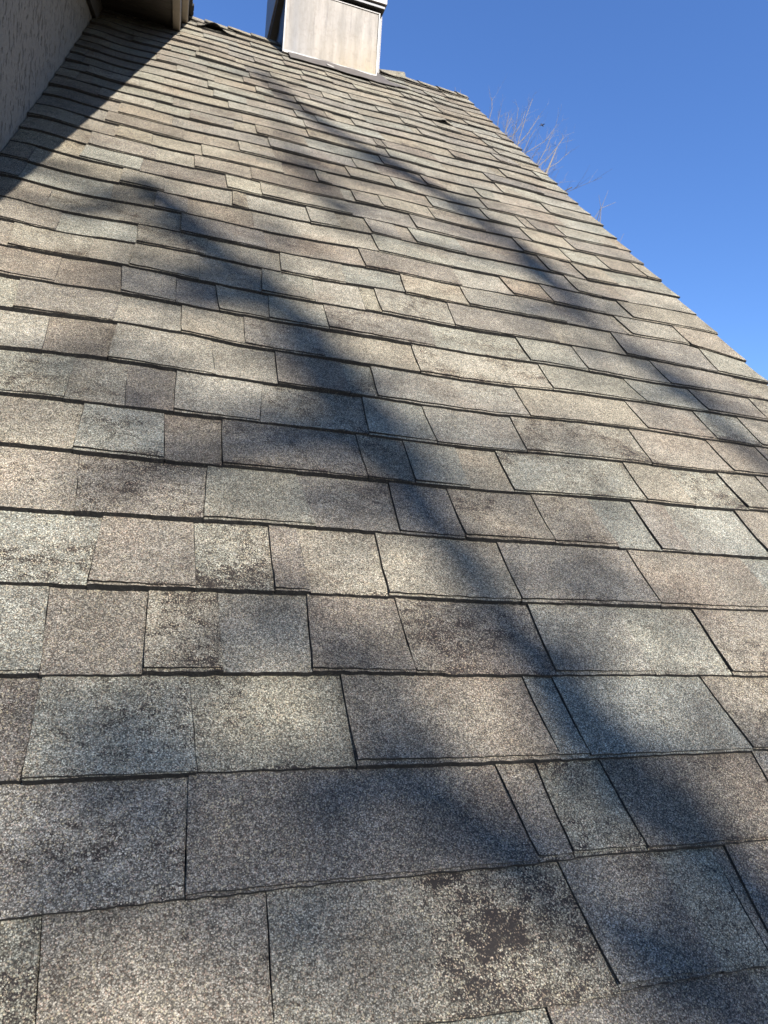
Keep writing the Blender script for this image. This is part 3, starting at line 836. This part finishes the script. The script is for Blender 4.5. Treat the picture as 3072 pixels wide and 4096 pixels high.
# the fine outer twigs of the near side, far enough away that their shade melts together
tips = random.Random(77)
GAPS = ((-.10, .13, .10), (.42, .20, .07), (.56, .33, .06), (.50, .62, .10), (.30, .80, .10), (-.08, .62, .09), (.72, .60, .12), (.12, .58, .06))
made = 0
while made < 95:
    u_ = tips.uniform(-.45, 1.15); v_ = tips.uniform(-.5, 1.25)
    if tips.random() < max(0, (v_ - .45) / 1.0): continue
    if any((u_ - a) ** 2 + (v_ - b_) ** 2 < c_ * c_ for a, b_, c_ in GAPS): continue
    c_ = to_limb((u_, v_), 17.5 + tips.uniform(-.8, .8))
    d_ = Vector((tips.gauss(.3, .6), tips.gauss(-.2, .6), tips.gauss(.5, .5))).normalized() * tips.uniform(.14, .26)
    crown.tube([c_ - d_ - B, c_ - B + Vector((0, 0, .03)), c_ + d_ - B], [.011, .009, .006], 4)
    made += 1
# thicker knots of twigs that blot the middle and the upper slope
for (u0_, v0_, sp, cnt) in ((.45, 2.9, .13, 9), (.75, 3.3, .14, 11), (1.15, 2.75, .13, 9), (-.08, 1.75, .11, 9), (.12, 1.62, .10, 8), (-.20, 1.28, .10, 7), (0, 1.03, .10, 7),
                            (.28, 1.12, .10, 8), (.27, 1.45, .09, 8), (1.3, 2.0, .13, 9), (.62, 2.5, .13, 7), (-.3, 2.25, .12, 8), (.25, 2.2, .12, 6), (1.42, 1.55, .12, 8), (.95, 1.2, .12, 5)):
    hub = to_limb((u0_, v0_), 15.5)
    near_ = min(LIMBS['main'] + LIMBS['second'], key=lambda h_: (h_ - hub).length)
    crown.tube([near_ - B, near_.lerp(hub, .5) - B, hub - B], [.016, .013, .010], 5)
    for _ in range(cnt):
        c_ = to_limb((u0_ + tips.gauss(0, sp), v0_ + tips.gauss(0, sp)), 15.5 + tips.uniform(-.5, .5))
        d_ = Vector((tips.gauss(.3, .6), tips.gauss(-.2, .6), tips.gauss(.5, .5))).normalized() * tips.uniform(.10, .20)
        crown.tube([hub - B, c_ - d_ - B, c_ + d_ - B], [.007, .014, .008], 4)
# boughs that carry those outer twigs back to the crown
for u_, v_ in ((-.3, .15), (.1, .05), (.45, -.05), (.8, .1), (.9, .5), (.1, .45)):
    a = to_limb((u_, v_), 17.5)
    crown.tube([a - B, a.lerp(fork, .4) + Vector((.1, -.2, .3)) - B, fork - B], [.010, .022, .05], 5)
crown.build('crown', M_BARK2, root)
MB().tube([(0, 0, -.1), (-.1, .2, 2.2), (-.3, .7, 5.0), fork - B], [.24, .19, .16, .12], 12).build('trunk', M_BARK2, root, sm=True)

# ---------------------------------------------------------------- bird
bird = bpy.data.objects.new('bird', None); link(bird); bird.location = (17.453, 30, 22.90 + Z0)
tag(bird, 'tiny dark bird gliding in the blue sky above the bare branches', 'bird')
m = MB()
ring = [(-.09, .004), (-.06, .022), (0, .034), (.05, .026), (.08, .020), (.10, .006)]
m.tube([(x, 0, 0) for x, r_ in ring], [r_ for x, r_ in ring], 8)
m.tube([(.075, 0, .010), (.105, 0, .016), (.125, 0, .014), (.145, 0, .012)], [.012, .018, .012, .002], 8)
m.build('body', M_BIRD, bird, sm=True)
for s in (-1, 1):
    w_ = MB(); vs = []
    for t, ch, zz in ((0, .06, 0), (.06, .062, .03), (.12, .045, .028), (.17, .012, .012)):
        vs += [(ch * .5, s * t, zz + .004), (-ch * .5, s * t, zz + .004), (-ch * .5, s * t, zz - .002), (ch * .5, s * t, zz - .002)]
    fs = [(4 * i + q, 4 * i + (q + 1) % 4, 4 * i + 4 + (q + 1) % 4, 4 * i + 4 + q) for i in range(3) for q in range(4)] + [(3, 2, 1, 0), (12, 13, 14, 15)]
    w_.add((vs, fs)); w_.build('wing', M_BIRD, bird)
t_ = MB().box(-.15, -.085, -.018, .018, -.003, .003); t_.build('tail', M_BIRD, bird)
bird.rotation_euler = (.1, .1, .5)
